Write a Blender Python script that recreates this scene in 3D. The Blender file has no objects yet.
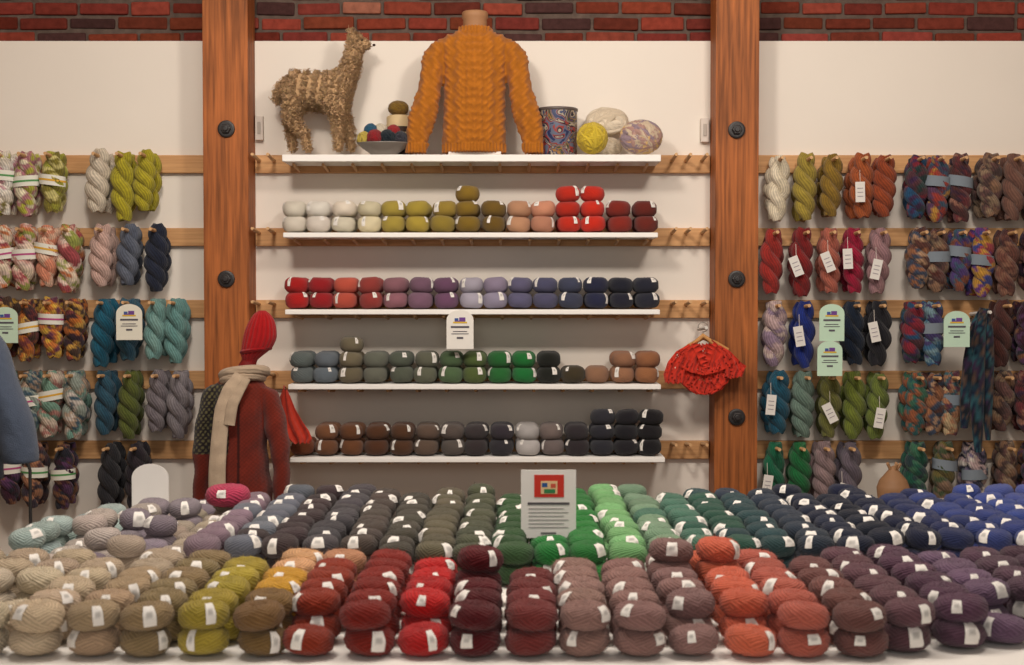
import bpy, bmesh, math, random
import numpy as np
from mathutils import Vector, Matrix
R=np.random.RandomState(7); random.seed(7)
scene=bpy.context.scene
F=1024*50/36.0; TH=math.atan(42/F); ZC=1.48
def P(px,py,Y):
    x=(px-512)/F; y=(332.5-py)/F
    dy=math.cos(TH)+y*math.sin(TH); dz=-math.sin(TH)+y*math.cos(TH)
    t=Y/dy
    return np.array([x*t,Y,ZC+dz*t])
def C(r,g,b):
    c=np.array([r,g,b])/255.0
    return np.where(c<=0.04045,c/12.92,((c+0.055)/1.055)**2.4)
# ---------------------------------------------------------------- mesh builder
class MB:
    def __init__(s): s.v=[];s.c=[];s.uv=[];s.f=[];s.n=0
    def add(s,v,f,col,mat=0,uv=None,smooth=True):
        v=np.asarray(v,float).reshape(-1,3); n=len(v)
        col=np.asarray(col,float)
        if col.ndim==1: col=np.tile(col,(n,1))
        if uv is None: uv=np.zeros((n,3))
        s.v.append(v);s.c.append(col);s.uv.append(uv)
        s.f.append((np.asarray(f,int)+s.n,mat,smooth)); s.n+=n
    def box(s,lo,hi,col,mat=0,rot=None,piv=None):
        lo,hi2=np.minimum(lo,hi),np.maximum(lo,hi)
        x0,y0,z0=lo;x1,y1,z1=hi2
        v=np.array([[x0,y0,z0],[x1,y0,z0],[x1,y1,z0],[x0,y1,z0],[x0,y0,z1],[x1,y0,z1],[x1,y1,z1],[x0,y1,z1]],float)
        if rot is not None:
            piv=v.mean(0) if piv is None else np.asarray(piv)
            M=np.array(rot.to_3x3()); v=(v-piv)@M.T+piv
        s.add(v,[[0,3,2,1],[4,5,6,7],[0,1,5,4],[1,2,6,5],[2,3,7,6],[3,0,4,7]],col,mat,smooth=False)
    def grid(s,Pm,col,mat=0,closeu=False,uv=None,smooth=True,flip=False):
        n,m=Pm.shape[:2]
        idx=np.arange(n*m).reshape(n,m)
        if closeu: idx=np.concatenate([idx,idx[:,:1]],1)
        a=idx[:-1,:-1];b=idx[:-1,1:];c=idx[1:,1:];d=idx[1:,:-1]
        f=np.stack([a,b,c,d],-1).reshape(-1,4)
        if flip: f=f[:,::-1]
        col=np.asarray(col,float)
        if col.ndim==3: col=col.reshape(-1,3)
        s.add(Pm.reshape(-1,3),f,col,mat,None if uv is None else uv.reshape(-1,3),smooth)
    def tube(s,path,rad,col,mat=0,n=8,closed=False,sx=1.0,phase=6,ref=None):
        path=np.asarray(path,float);k=len(path)
        rad=np.full(k,rad) if np.isscalar(rad) else np.asarray(rad,float)
        if closed: T=np.roll(path,-1,0)-np.roll(path,1,0)
        else: T=np.gradient(path,axis=0)
        T/=np.linalg.norm(T,axis=1)[:,None]+1e-9
        if ref is None:
            up=np.array([0.13,0.31,0.94]) if abs(T[:,2]).mean()<0.8 else np.array([0.1,0.99,0.05]); up=np.tile(up,(k,1))
        else: up=np.asarray(ref,float); up=up if up.ndim==2 else np.tile(up,(k,1))
        N=np.cross(T,up);N/=np.linalg.norm(N,axis=1)[:,None]+1e-9
        B=np.cross(N,T)
        a=np.linspace(0,2*math.pi,n+1)
        Pm=path[:,None]+rad[:,None,None]*(np.cos(a)[None,:,None]*N[:,None]*sx+np.sin(a)[None,:,None]*B[:,None])
        ph=np.tile((a/(2*math.pi)*phase)[None],(k,1))+np.linspace(0,1,k)[:,None]*phase*.3
        uv=np.stack([ph,ph,ph*0],-1)
        if closed: Pm=np.concatenate([Pm,Pm[:1]],0);uv=np.concatenate([uv,uv[:1]],0)
        kk=Pm.shape[0]
        col=np.asarray(col,float)
        if col.ndim==2:
            if closed: col=np.concatenate([col,col[:1]],0)
            col=np.repeat(col[:,None],n+1,1)
        if col.ndim==3 and col.shape[0]!=kk: col=np.concatenate([col,col[:1]],0)
        s.grid(Pm,col,mat,uv=uv)
        if not closed:
            for e,fl in ((0,False),(kk-1,True)):
                c=path[0] if e==0 else path[-1]
                vv=np.concatenate([Pm[e],[c]],0)
                ff=[[i+1,i,n+1] if not fl else [i,i+1,n+1] for i in range(n)]
                cc=col if col.ndim==1 else np.concatenate([col.reshape(kk,n+1,3)[e],[col.reshape(kk,n+1,3)[e][0]]])
                s.add(vv,ff,cc,mat)
    def lathe(s,c,prof,col,mat=0,n=32,smooth=True,sy=1.0):
        prof=np.asarray(prof,float);a=np.linspace(0,2*math.pi,n,endpoint=False)
        Pm=np.stack([c[0]+prof[:,0:1]*np.cos(a),c[1]+prof[:,0:1]*np.sin(a)*sy,c[2]+prof[:,1:2]+0*a],-1)
        s.grid(Pm,col,mat,closeu=True,smooth=smooth)
    def build(s,name,mats,bevel=0):
        me=bpy.data.meshes.new(name)
        V=np.concatenate(s.v);Cc=np.concatenate(s.c);U=np.concatenate(s.uv)
        L=[];st=[];mi=[];sm=[];pos=0
        for f,m,smo in s.f:
            k=f.shape[1];q=len(f)
            L.append(f.reshape(-1));st.append(pos+np.arange(q)*k);pos+=q*k
            mi.append(np.full(q,m));sm.append(np.full(q,smo))
        L=np.concatenate(L);st=np.concatenate(st);mi=np.concatenate(mi);sm=np.concatenate(sm)
        me.vertices.add(len(V));me.vertices.foreach_set('co',V.reshape(-1))
        me.loops.add(len(L));me.loops.foreach_set('vertex_index',L.astype(np.int32))
        me.polygons.add(len(st));me.polygons.foreach_set('loop_start',st.astype(np.int32))
        me.polygons.foreach_set('material_index',mi.astype(np.int32))
        me.polygons.foreach_set('use_smooth',sm.astype(bool))
        at=me.color_attributes.new('Col','FLOAT_COLOR','POINT')
        at.data.foreach_set('color',np.concatenate([Cc,np.ones((len(Cc),1))],1).astype(np.float32).reshape(-1))
        a2=me.attributes.new('strand','FLOAT_VECTOR','POINT')
        a2.data.foreach_set('vector',U.astype(np.float32).reshape(-1))
        me.update(calc_edges=True)
        for m in mats: me.materials.append(m)
        ob=bpy.data.objects.new(name,me);scene.collection.objects.link(ob)
        if bevel:
            b=ob.modifiers.new('bevel','BEVEL');b.width=bevel;b.segments=2;b.limit_method='ANGLE'
        return ob
# ---------------------------------------------------------------- materials
def newmat(name):
    m=bpy.data.materials.new(name);m.use_nodes=True
    nt=m.node_tree;return m,nt,nt.nodes['Principled BSDF']
def N(nt,t,**kw):
    n=nt.nodes.new(t)
    for k,v in kw.items(): setattr(n,k,v)
    return n
def math_node(nt,op,a,b=None):
    n=N(nt,'ShaderNodeMath',operation=op)
    for i,x in enumerate([a,b]):
        if x is None: continue
        if hasattr(x,'links'): nt.links.new(x,n.inputs[i])
        else: n.inputs[i].default_value=x
    return n.outputs[0]
def yarn_mat(name='yarn',bump=.5,lo=.62,noise=90,lace=False,st_w=.45,wob=9.0):
    m,nt,b=newmat(name);L=nt.links.new
    col=N(nt,'ShaderNodeAttribute',attribute_name='Col')
    st=N(nt,'ShaderNodeAttribute',attribute_name='strand')
    sp=N(nt,'ShaderNodeSeparateXYZ');L(st.outputs['Vector'],sp.inputs[0])
    geo=N(nt,'ShaderNodeNewGeometry')
    nz=N(nt,'ShaderNodeTexNoise');nz.inputs['Scale'].default_value=24;nz.inputs['Detail'].default_value=1.5
    L(geo.outputs['Position'],nz.inputs['Vector'])
    fz=N(nt,'ShaderNodeTexNoise');fz.inputs['Scale'].default_value=noise*3;fz.inputs['Detail'].default_value=4
    L(geo.outputs['Position'],fz.inputs['Vector'])
    def s(o):
        w=math_node(nt,'ADD',math_node(nt,'MULTIPLY',o,6.28318),math_node(nt,'MULTIPLY',nz.outputs[0],wob))
        return math_node(nt,'ADD',math_node(nt,'MULTIPLY',math_node(nt,'SINE',w),.5),.5)
    mask=math_node(nt,'GREATER_THAN',nz.outputs[0],.5)
    mx=N(nt,'ShaderNodeMix');L(mask,mx.inputs[0]);L(s(sp.outputs[0]),mx.inputs[2]);L(s(sp.outputs[1]),mx.inputs[3])
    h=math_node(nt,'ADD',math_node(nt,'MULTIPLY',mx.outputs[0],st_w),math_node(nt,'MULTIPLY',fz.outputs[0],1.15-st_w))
    bv=math_node(nt,'ADD',math_node(nt,'MULTIPLY',h,1-lo),lo+.05)  # grooves between strands darkened in base colour, occlusion-like shade painted in
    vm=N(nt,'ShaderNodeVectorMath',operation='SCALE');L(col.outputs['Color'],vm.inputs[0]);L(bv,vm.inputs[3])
    L(vm.outputs[0],b.inputs['Base Color'])
    b.inputs['Roughness'].default_value=1;b.inputs['Specular IOR Level'].default_value=.06
    b.inputs['Sheen Weight'].default_value=.15;b.inputs['Sheen Roughness'].default_value=.6
    bp=N(nt,'ShaderNodeBump');bp.inputs['Strength'].default_value=bump;bp.inputs['Distance'].default_value=.004
    L(h,bp.inputs['Height']);L(bp.outputs[0],b.inputs['Normal'])
    if lace:
        vo=N(nt,'ShaderNodeTexVoronoi');vo.inputs['Scale'].default_value=80;L(geo.outputs['Position'],vo.inputs['Vector'])
        L(math_node(nt,'GREATER_THAN',vo.outputs['Distance'],.33),b.inputs['Alpha'])
    return m
def col_mat(name,rough=.6,spec=.3,noise=0,scale=60,bump=0):
    m,nt,b=newmat(name);L=nt.links.new
    col=N(nt,'ShaderNodeAttribute',attribute_name='Col')
    geo=N(nt,'ShaderNodeNewGeometry')
    nz=N(nt,'ShaderNodeTexNoise');nz.inputs['Scale'].default_value=scale;nz.inputs['Detail'].default_value=5
    L(geo.outputs['Position'],nz.inputs['Vector'])
    bv=math_node(nt,'ADD',math_node(nt,'MULTIPLY',nz.outputs[0],noise*2),1-noise)
    vm=N(nt,'ShaderNodeVectorMath',operation='SCALE');L(col.outputs['Color'],vm.inputs[0]);L(bv,vm.inputs[3])
    L(vm.outputs[0],b.inputs['Base Color'])
    b.inputs['Roughness'].default_value=rough;b.inputs['Specular IOR Level'].default_value=spec
    if bump:
        bp=N(nt,'ShaderNodeBump');bp.inputs['Strength'].default_value=bump;bp.inputs['Distance'].default_value=.005
        L(nz.outputs[0],bp.inputs['Height']);L(bp.outputs[0],b.inputs['Normal'])
    return m
def wood_mat(name,c1,c2,axis='Z',scale=7,rough=.6,grain=.06):
    m,nt,b=newmat(name);L=nt.links.new
    tc=N(nt,'ShaderNodeNewGeometry');mp=N(nt,'ShaderNodeMapping')
    sc=[scale*3]*3;sc['XYZ'.index(axis)]=scale*.14;mp.inputs['Scale'].default_value=sc
    L(tc.outputs['Position'],mp.inputs[0])
    n1=N(nt,'ShaderNodeTexNoise');n1.inputs['Scale'].default_value=1;n1.inputs['Detail'].default_value=6;n1.inputs['Distortion'].default_value=.4
    L(mp.outputs[0],n1.inputs['Vector'])
    sn=math_node(nt,'SINE',math_node(nt,'MULTIPLY',n1.outputs[0],50))
    n2=N(nt,'ShaderNodeTexNoise');n2.inputs['Scale'].default_value=5;n2.inputs['Detail'].default_value=6;L(mp.outputs[0],n2.inputs['Vector'])
    n3=N(nt,'ShaderNodeTexNoise');n3.inputs['Scale'].default_value=2.2;n3.inputs['Detail'].default_value=3;L(tc.outputs['Position'],n3.inputs['Vector'])
    mp2=N(nt,'ShaderNodeMapping');s2=[4.5]*3;s2['XYZ'.index(axis)]=1.8;mp2.inputs['Scale'].default_value=s2;L(tc.outputs['Position'],mp2.inputs[0])
    vo=N(nt,'ShaderNodeTexVoronoi');vo.inputs['Scale'].default_value=1;L(mp2.outputs[0],vo.inputs['Vector'])
    kn=math_node(nt,'LESS_THAN',vo.outputs['Distance'],.09)
    f=math_node(nt,'ADD',math_node(nt,'MULTIPLY',sn,grain),n2.outputs[0])
    f=math_node(nt,'ADD',f,math_node(nt,'MULTIPLY',math_node(nt,'SUBTRACT',n3.outputs[0],.5),.5))
    f=math_node(nt,'SUBTRACT',f,math_node(nt,'MULTIPLY',kn,.3))
    r=N(nt,'ShaderNodeValToRGB');r.color_ramp.elements[0].position=.2;r.color_ramp.elements[1].position=.8
    r.color_ramp.elements[0].color=(*c1,1);r.color_ramp.elements[1].color=(*c2,1);L(f,r.inputs[0])
    L(r.outputs[0],b.inputs['Base Color']);b.inputs['Roughness'].default_value=rough;b.inputs['Specular IOR Level'].default_value=.3
    bp=N(nt,'ShaderNodeBump');bp.inputs['Strength'].default_value=.15;bp.inputs['Distance'].default_value=.003
    L(f,bp.inputs['Height']);L(bp.outputs[0],b.inputs['Normal'])
    return m
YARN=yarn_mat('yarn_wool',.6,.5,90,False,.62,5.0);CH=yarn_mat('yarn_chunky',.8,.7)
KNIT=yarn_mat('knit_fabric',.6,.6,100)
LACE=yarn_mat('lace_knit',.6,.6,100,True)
PAPER=col_mat('paper_label',.7,.2)
PAINT=col_mat('painted_plaster',.85,.2,.03,3,.05)
PLAIN=col_mat('plain_coloured',.6,.3,.05,40)
METAL=col_mat('blackened_iron',.45,.5,.15,80)
BRICK=col_mat('brick',.95,.1,.5,32,.9)
POSTW=wood_mat('fir_timber',C(96,52,22),C(186,108,54),'Z',5)
PINE=wood_mat('pine_rail',C(180,130,84),C(220,172,120),'X',5)
PEGW=wood_mat('peg_wood',C(190,146,100),C(216,174,128),'Y',9)
WHITE=C(235,230,222)
# ---------------------------------------------------------------- room
mb=MB();zt=P(512,41,6.2)[2]
mb.box([-3.4,6.2,0],[3.4,6.24,zt],C(234,226,215));wall=mb.build('wall_back',[PAINT])
mb=MB();mb.box([-3.4,6.262,zt-.3],[3.4,6.4,4.0],C(96,82,74),1)
bh=.056;z=zt-.27;row=0
while z<3.95:
    x=-3.5+(.1 if row%2 else 0)+R.uniform(-.03,.03)
    while x<3.35:
        w=.205+R.uniform(-.03,.03)
        base=C(126,58,44)*R.uniform(.5,1.2)*np.array([1,R.uniform(.85,1.15),R.uniform(.85,1.2)])
        q=R.rand()
        if q<.12: base=C(70,46,44)*R.uniform(.7,1.2)
        elif q<.20: base=C(144,92,74)*R.uniform(.7,1.1)
        mb.box([max(x,-3.4),6.243+R.uniform(0,.014),z+R.uniform(-.005,.005)],[x+w-.013,6.3,z+bh+R.uniform(-.010,-.001)],base,0,rot=Matrix.Rotation(R.uniform(-.022,.022),3,'Y'))
        x+=w
    z+=bh+.010;row+=1
mb.build('wall_brick',[BRICK,BRICK],bevel=.007)
mb=MB();mb.box([-3.5,-1.2,-.05],[3.5,6.4,0],C(120,95,75));mb.build('floor',[wood_mat('floor_boards',C(84,60,44),C(120,90,66),'Y',3)])
mb=MB();mb.box([-3.5,-1.2,4.0],[3.5,6.4,4.05],C(190,180,170));mb.build('ceiling',[PAINT])
mb=MB();mb.box([-3.5,-1.2,0],[-3.4,6.4,4.0],C(205,190,176));mb.build('wall_left',[PAINT])
mb=MB();mb.box([3.4,-1.2,0],[3.5,6.4,4.0],C(205,190,176));mb.build('wall_right',[PAINT])
mb=MB();mb.box([-3.39,6.17,0],[3.39,6.199,.14],C(200,190,180));mb.build('baseboard_back',[PAINT],bevel=.004)
def post(pxl,pxr,bolts):
    mb=MB();a=P(pxl,300,6.03);b=P(pxr,300,6.03)
    mb.box([a[0],6.03,0],[b[0],6.199,4.0],WHITE,0)
    for by in bolts:
        c=P((pxl+pxr)/2,by,6.03)
        for r0,y0,y1,n in((.036,6.03,6.020,24),(.022,6.020,6.006,6),(.012,6.006,5.998,12)):
            a_=np.linspace(0,2*math.pi,n,endpoint=False)
            rr=[(r0,y0),(r0,y1),(r0*.8,y1-.002),(0.0005,y1-.002)]
            Pm=np.array([[[c[0]+r*math.cos(t),y,c[2]+r*math.sin(t)] for t in a_] for r,y in rr])
            mb.grid(Pm,C(38,34,34),1,closeu=True,smooth=False)
    mb.build('timber_post',[POSTW,METAL],bevel=.006)
post(204,249,[129,279]);post(715,758,[130,279,417])
for px,py in((259,128),(705,130)):
    mb=MB();a=P(px-4,py-12,6.17);b=P(px+4,py+12,6.17)
    mb.box([a[0],6.17,b[2]],[b[0],6.199,a[2]],C(215,205,195));mb.box([a[0]+.01,6.166,b[2]+.025],[b[0]-.01,6.171,a[2]-.025],C(180,170,160))
    mb.build('junction_box',[PLAIN],bevel=.003)
railY=[164,237,309,380,450]
for x0,x1 in((-3.39,P(204,300,6.03)[0]),(P(249,300,6.03)[0],P(715,300,6.03)[0]),(P(758,300,6.03)[0],3.39)):
    for ry in railY:
        a=P(500,ry-9,6.17);b=P(500,ry+9,6.17);mb=MB()
        mb.box([x0+.003,6.172,b[2]],[x1-.003,6.199,a[2]],WHITE)
        mb.build('trim_rail',[PINE],bevel=.003)
def peg(mb,X,Z,Y1=5.99,r=.0085):
    k=np.linspace(0,1,4)
    path=np.stack([X+0*k,6.173+(Y1-6.173)*k,Z+.012*k],-1)
    mb.tube(path,[r,r,r,r*.85],WHITE,0,n=10,ref=[0,0,1])
SH=[(282,661,158,7),(283,658,235,5),(285,660,312,5),(288,661,387,5),(290,665,460,5)]
shelfZ=[]
for i,(xa,xb,py,t) in enumerate(SH):
    a=P(xa,py,5.95);b=P(xb,py,5.95);th=t/239/2
    mb=MB();mb.box([a[0],5.95,a[2]-th],[b[0],6.168,a[2]+th],C(244,241,236))
    sh=mb.build('display_shelf',[PAINT],bevel=.003);shelfZ.append(a[2]+th)
    mb=MB();x=a[0]+.04
    while x<b[0]-.01:
        peg(mb,x,a[2]-th-.020,6.0,.007);x+=.124
    q=mb.build('support_pegs',[PEGW]);q.parent=sh
mb=MB()
for ry in railY:
    for px in(259,274,672,686,702):
        p=P(px,ry,6.1);peg(mb,p[0]*1.01,p[2]+.02,6.0,.008)
mb.build('wall_peg_set',[PEGW])
# ---------------------------------------------------------------- yarn balls
def ball_pts(u,v,a,b,h,rp=1.0):
    c=np.abs(np.cos(v))**.64; s=np.sign(np.sin(v))*np.abs(np.sin(v))**.86
    rip=1+rp*(.014*np.sin(10*u+7*v)+.012*np.sin(8*u-9*v))
    z=h*s*(1-.24*np.exp(-(c/.30)**2))
    return np.stack([a*c*np.cos(u)*rip,b*c*np.sin(u)*rip,z*rip],-1)
def add_ball(mb,c,a,b,h,col,rot=0,lab=None,nu=30,nv=14,tilt=(0,0),labcol=None,labw=.42,labr=(-.5,.75),fuzz=0):
    u,v=np.meshgrid(np.linspace(0,2*math.pi,nu+1),np.linspace(-math.pi/2,math.pi/2,nv))
    Pm=ball_pts(u,v,a,b,h,1.2 if nu>36 else 1)
    U=u/(2*math.pi);V=v/math.pi
    uv=np.stack([20*U+12*V,18*U-15*V,U*0],-1)
    M=(Matrix.Rotation(rot,3,'Z')@Matrix.Rotation(tilt[0],3,'X')@Matrix.Rotation(tilt[1],3,'Y'));M=np.array(M)
    jit=1+.08*np.sin(3*u+rot*5)*np.cos(4*v+rot)
    cc=np.clip(col[None,None]*jit[...,None],0,1)
    mb.grid(Pm@M.T+c,cc,0,uv=uv)
    if fuzz:
        fu=R.uniform(0,2*math.pi,fuzz);fv=R.uniform(-.9,1.5,fuzz)
        p0=ball_pts(fu,fv,a*.99,b*.99,h*.99)@M.T+c
        nn=p0-c;nn/=np.array([a*a,b*b,h*h]);nn/=np.linalg.norm(nn,axis=1)[:,None]
        d=nn*.6+R.normal(size=(fuzz,3))*.6;d/=np.linalg.norm(d,axis=1)[:,None]
        ln=R.uniform(.004,.011,fuzz)[:,None];sd=np.cross(d,R.normal(size=(fuzz,3)));sd/=np.linalg.norm(sd,axis=1)[:,None]
        p1=p0+d*ln+sd*.001;w=.00042
        vv=np.stack([p0-sd*w,p0+sd*w,p1],1).reshape(-1,3)
        mb.add(vv,np.arange(fuzz*3).reshape(-1,3),np.clip(col*1.2,0,1),0)
    if lab is not None:
        lu=lab-rot
        u,v=np.meshgrid(np.linspace(lu-labw,lu+labw,7),np.linspace(labr[0],labr[1],8))
        Pm=ball_pts(u,v,a*1.04,b*1.04,h*1.07)
        cc=np.tile(labcol if labcol is not None else C(232,228,222),(8,7,1)).astype(float)
        cc[3:5,2:5]*=.62
        mb.grid(Pm@M.T+c,cc,1)
def jcol(c,s=.08): return np.clip(c*R.uniform(1-s,1+s)*(1+R.uniform(-.03,.03,3)),0,1)
def shelf_balls(zi,items,name):
    mb=MB();z0=shelfZ[zi]
    for px,col,n in items:
        X=P(px,300,6.02)[0]
        for lv in range(n):
            c=jcol(C(*col),.12)
            off=R.uniform(-.005,.005,2)
            has=R.rand()<.75
            add_ball(mb,np.array([X+off[0],6.017+off[1],z0+.0385+lv*.063]),.0525*R.uniform(.95,1.03),.047,.0355*R.uniform(.95,1.04),c,rot=R.uniform(-.3,.3),
                     lab=(-math.pi/2+R.choice([-.9,-.6,.6,.9])+R.uniform(-.2,.2)) if has else None,tilt=(R.uniform(-.06,.06),R.uniform(-.09,.09)),labw=R.uniform(.12,.24),labr=(R.uniform(-.3,.4),1.0))
        for lv in range(min(n,2)):
            add_ball(mb,np.array([X,6.114,z0+.0385+lv*.063]),.052,.045,.0355,jcol(C(*col),.1),nu=20,nv=10)
    return mb.build(name,[YARN,PAPER])
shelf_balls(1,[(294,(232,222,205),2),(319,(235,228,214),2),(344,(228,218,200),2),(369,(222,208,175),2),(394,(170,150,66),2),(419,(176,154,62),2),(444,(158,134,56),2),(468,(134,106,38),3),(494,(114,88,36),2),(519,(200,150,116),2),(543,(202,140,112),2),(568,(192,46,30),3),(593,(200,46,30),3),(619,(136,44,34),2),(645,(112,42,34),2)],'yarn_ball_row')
shelf_balls(2,[(296,(174,32,32),2),(321,(154,32,38),2),(346,(200,88,70),2),(371,(156,64,60),2),(396,(148,100,112),2),(421,(130,96,118),2),(446,(114,78,108),2),(471,(180,172,186),2),(496,(150,140,162),2),(521,(100,96,126),2),(546,(88,88,116),2),(571,(68,72,94),2),(596,(42,46,72),2),(621,(38,40,54),2),(646,(42,44,58),2)],'yarn_ball_row')
shelf_balls(3,[(302,(98,106,106),2),(326,(104,112,120),2),(351,(118,108,86),3),(376,(108,110,98),2),(401,(92,98,86),2),(426,(100,104,86),2),(451,(84,106,74),2),(475,(88,106,58),2),(500,(44,112,56),2),(524,(34,120,58),2),(549,(34,36,32),2),(573,(72,64,46),1),(598,(160,120,92),1),(623,(162,116,86),2),(648,(156,104,70),2)],'yarn_ball_row')
shelf_balls(4,[(302,(122,68,42),1),(327,(122,80,54),2),(352,(114,72,46),2),(377,(94,60,40),2),(402,(90,60,42),2),(427,(104,86,74),2),(452,(102,92,86),2),(477,(66,58,60),2),(502,(58,54,60),2),(527,(190,184,182),2),(552,(122,110,106),2),(577,(54,48,52),2),(602,(50,50,58),3),(627,(36,34,40),3),(651,(30,28,32),3)],'yarn_ball_row')
# ---------------------------------------------------------------- hanks
def hank(mb,X,Y,Z,Lh,pal,w=.108,band=None,multi=False):
    n=46;t=np.linspace(0,1,n);e=np.clip(np.sin(math.pi*np.clip(t*.94+.035,0,1)),0,1)**.55
    a=w*.225;r=w*.28*(.58+.42*e);ph=R.uniform(0,3.1);tw=R.uniform(1.5,2.2)
    pal=[C(*p) for p in pal];lean=R.uniform(-.010,.010)
    for k in(0,1):
        ang=ph+k*math.pi+2*math.pi*tw*t/1.0
        path=np.stack([X+a*e*np.cos(ang)+lean*t+.005*np.sin(4*t+ph),Y+a*.62*e*np.sin(ang),Z-Lh*t],-1)
        nn=14
        if multi:
            seg=R.randint(0,len(pal),90)
            off=np.cumsum(R.uniform(-.9,1.1,nn+1));off[-1]=off[0]
            idx=((t[:,None]*20+off[None]+R.uniform(2,9)+20)).astype(int)%90
            col=np.array(pal)[seg[idx]]*R.uniform(.75,1.2,(n,nn+1,1))
        else:
            base=pal[0];alt=pal[-1]
            mix=(.5+.5*np.sin(t[:,None]*17+np.arange(nn+1)[None]*.9+R.uniform(0,6)))[...,None]
            col=(base*(1-mix*.5)+alt*mix*.5)*R.uniform(.82,1.12,(n,nn+1,1))
        mb.tube(path,r,np.clip(col,0,1),0,n=nn,phase=16,ref=[0,1,0])
    if band is not None:
        zz=Z-Lh*(.42+R.uniform(-.08,.08));aa=np.linspace(0,2*math.pi,21);hh=np.linspace(-.022,.022,3)
        A,H=np.meshgrid(aa,hh);tl=R.uniform(-.2,.2)
        Pm=np.stack([X+w*.54*np.cos(A),Y+w*.42*np.sin(A),zz+H+tl*w*.5*np.cos(A)],-1)
        cc=np.tile(C(*band),(3,21,1)).astype(float);mb.grid(Pm,cc,1)
        if band[0]>200:
            Pm2=Pm[:2]*1;Pm2[:,:,2]=zz+np.array([-.004,.004])[:,None]+tl*w*.5*np.cos(A[:2]);Pm2[:,:,1]=Y+(Pm2[:,:,1]-Y)*1.03;Pm2[:,:,0]=X+(Pm2[:,:,0]-X)*1.02
            pc=[C(180,80,130),C(90,150,90),C(220,170,60)][R.randint(3)]
            mb.grid(Pm2,np.tile(pc,(2,21,1)).astype(float),1)
def tag(mb,X,Y,Z,w=.04,h=.085,rot=0,col=(222,218,212)):
    mb.tube([[X,Y,Z-.01],[X,Y+.01,Z+.05]],.001,C(220,210,200),1,n=5)
    mb.box([X-w/2,Y-.001,Z-h],[X+w/2,Y+.001,Z],C(*col),1,rot=Matrix.Rotation(rot,3,'Y'))
    for k in range(3):
        mb.box([X-w*.3,Y-.0022,Z-h*(.3+.2*k)-.003],[X+w*.3,Y-.0012,Z-h*(.3+.2*k)],C(150,140,150),1,rot=Matrix.Rotation(rot,3,'Y'),piv=[X,Y,Z-h/2])
def hank_row(ry,items,name='yarn_hank_row'):
    mb=MB();pg=MB()
    for it in items:
        px,pal,opt=it
        p=P(px,ry,6.08);Lh=.268+R.uniform(-.022,.016)
        multi='m' in opt;band=(228,226,214) if 'b' in opt else None
        if 'g' in opt: band=(120,130,140)
        w=.101*R.uniform(.94,1.08)
        hank(mb,p[0]+R.uniform(-.006,.006),6.125,p[2]+.025,Lh-.012,pal,multi=multi,w=w*.96)
        hank(mb,p[0]+R.uniform(-.004,.004),6.045,p[2]+.030+R.uniform(-.006,.008),Lh,pal,band=band,multi=multi,w=w)
        peg(pg,p[0],p[2]+.004,5.95)
        if 't' in opt: tag(mb,p[0]+R.uniform(-.045,.0),5.985,p[2]-.05-R.uniform(0,.08),rot=R.uniform(-.5,.5))
    o=mb.build(name,[YARN,PAPER]);q=pg.build('pegs',[PEGW]);q.parent=o
PAS=[(230,220,205),(180,180,80),(196,140,150),(120,110,60),(240,235,225),(225,215,195)]
WRM=[(206,124,80),(216,164,152),(235,215,190),(160,76,80),(160,166,84),(230,205,190)]
ORG=[(186,108,48),(60,40,50),(200,154,74),(120,60,60),(80,60,50)]
TEA=[(120,160,146),(174,150,130),(66,90,104),(200,190,180),(150,160,150)]
DRK=[(60,30,45),(120,80,56),(40,40,50),(90,56,90)]
YG=[(168,158,46),(184,170,46)]
hank_row(160,[(-44,PAS,'m'),(-18,PAS,'mb'),(6,PAS,'mb'),(29,[(180,180,70),(230,220,190),(180,120,130)],'mb'),(55,[(170,170,66),(130,120,50),(210,200,130)],'mb'),(102,[(214,202,182),(196,180,160)],''),(125,YG,''),(148,YG,'')])
hank_row(234,[(-20,WRM,'mb'),(4,WRM,'mb'),(27,WRM,'mb'),(50,[(214,140,112),(230,190,164)],'mb'),(71,WRM,'m'),(105,[(206,172,160),(188,160,152)],''),(131,[(104,110,124),(70,78,98)],''),(158,[(40,46,64),(30,34,48)],'')])
hank_row(306,[(-24,ORG,'m'),(6,ORG,'m'),(31,ORG,'mb'),(54,[(200,120,60),(110,60,80),(220,176,70)],'mb'),(76,ORG,'m'),(106,[(34,96,120),(30,78,100)],''),(131,[(60,100,118),(40,70,98)],''),(157,[(110,152,148),(140,172,164)],''),(177,[(110,152,148),(90,138,136)],'')])
hank_row(378,[(-20,TEA,'m'),(7,TEA,'m'),(31,TEA,'mb'),(54,[(184,130,120),(120,156,138),(206,188,170)],'mb'),(76,TEA,'m'),(107,[(50,86,104),(34,66,88)],''),(133,[(84,94,44),(104,112,52)],''),(160,[(128,120,124),(100,94,102)],''),(181,[(140,134,138),(112,106,114)],'')])
hank_row(450,[(-16,DRK,'m'),(11,DRK,'mb'),(37,[(90,60,60),(170,120,90),(60,50,60)],'mb'),(66,DRK,'mb'),(112,[(44,44,48),(60,58,62)],''),(139,[(40,36,44),(70,60,64)],'')])
BLM=[(36,76,110),(130,40,54),(62,40,72),(40,60,60),(84,50,58)]
MAR=[(106,50,54),(80,48,48),(142,100,84),(60,40,58)]
GRB=[(136,104,82),(104,74,70),(140,118,96),(76,58,56)]
BRW=[(150,100,70),(90,56,50),(60,70,90),(176,140,110)]
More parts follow.
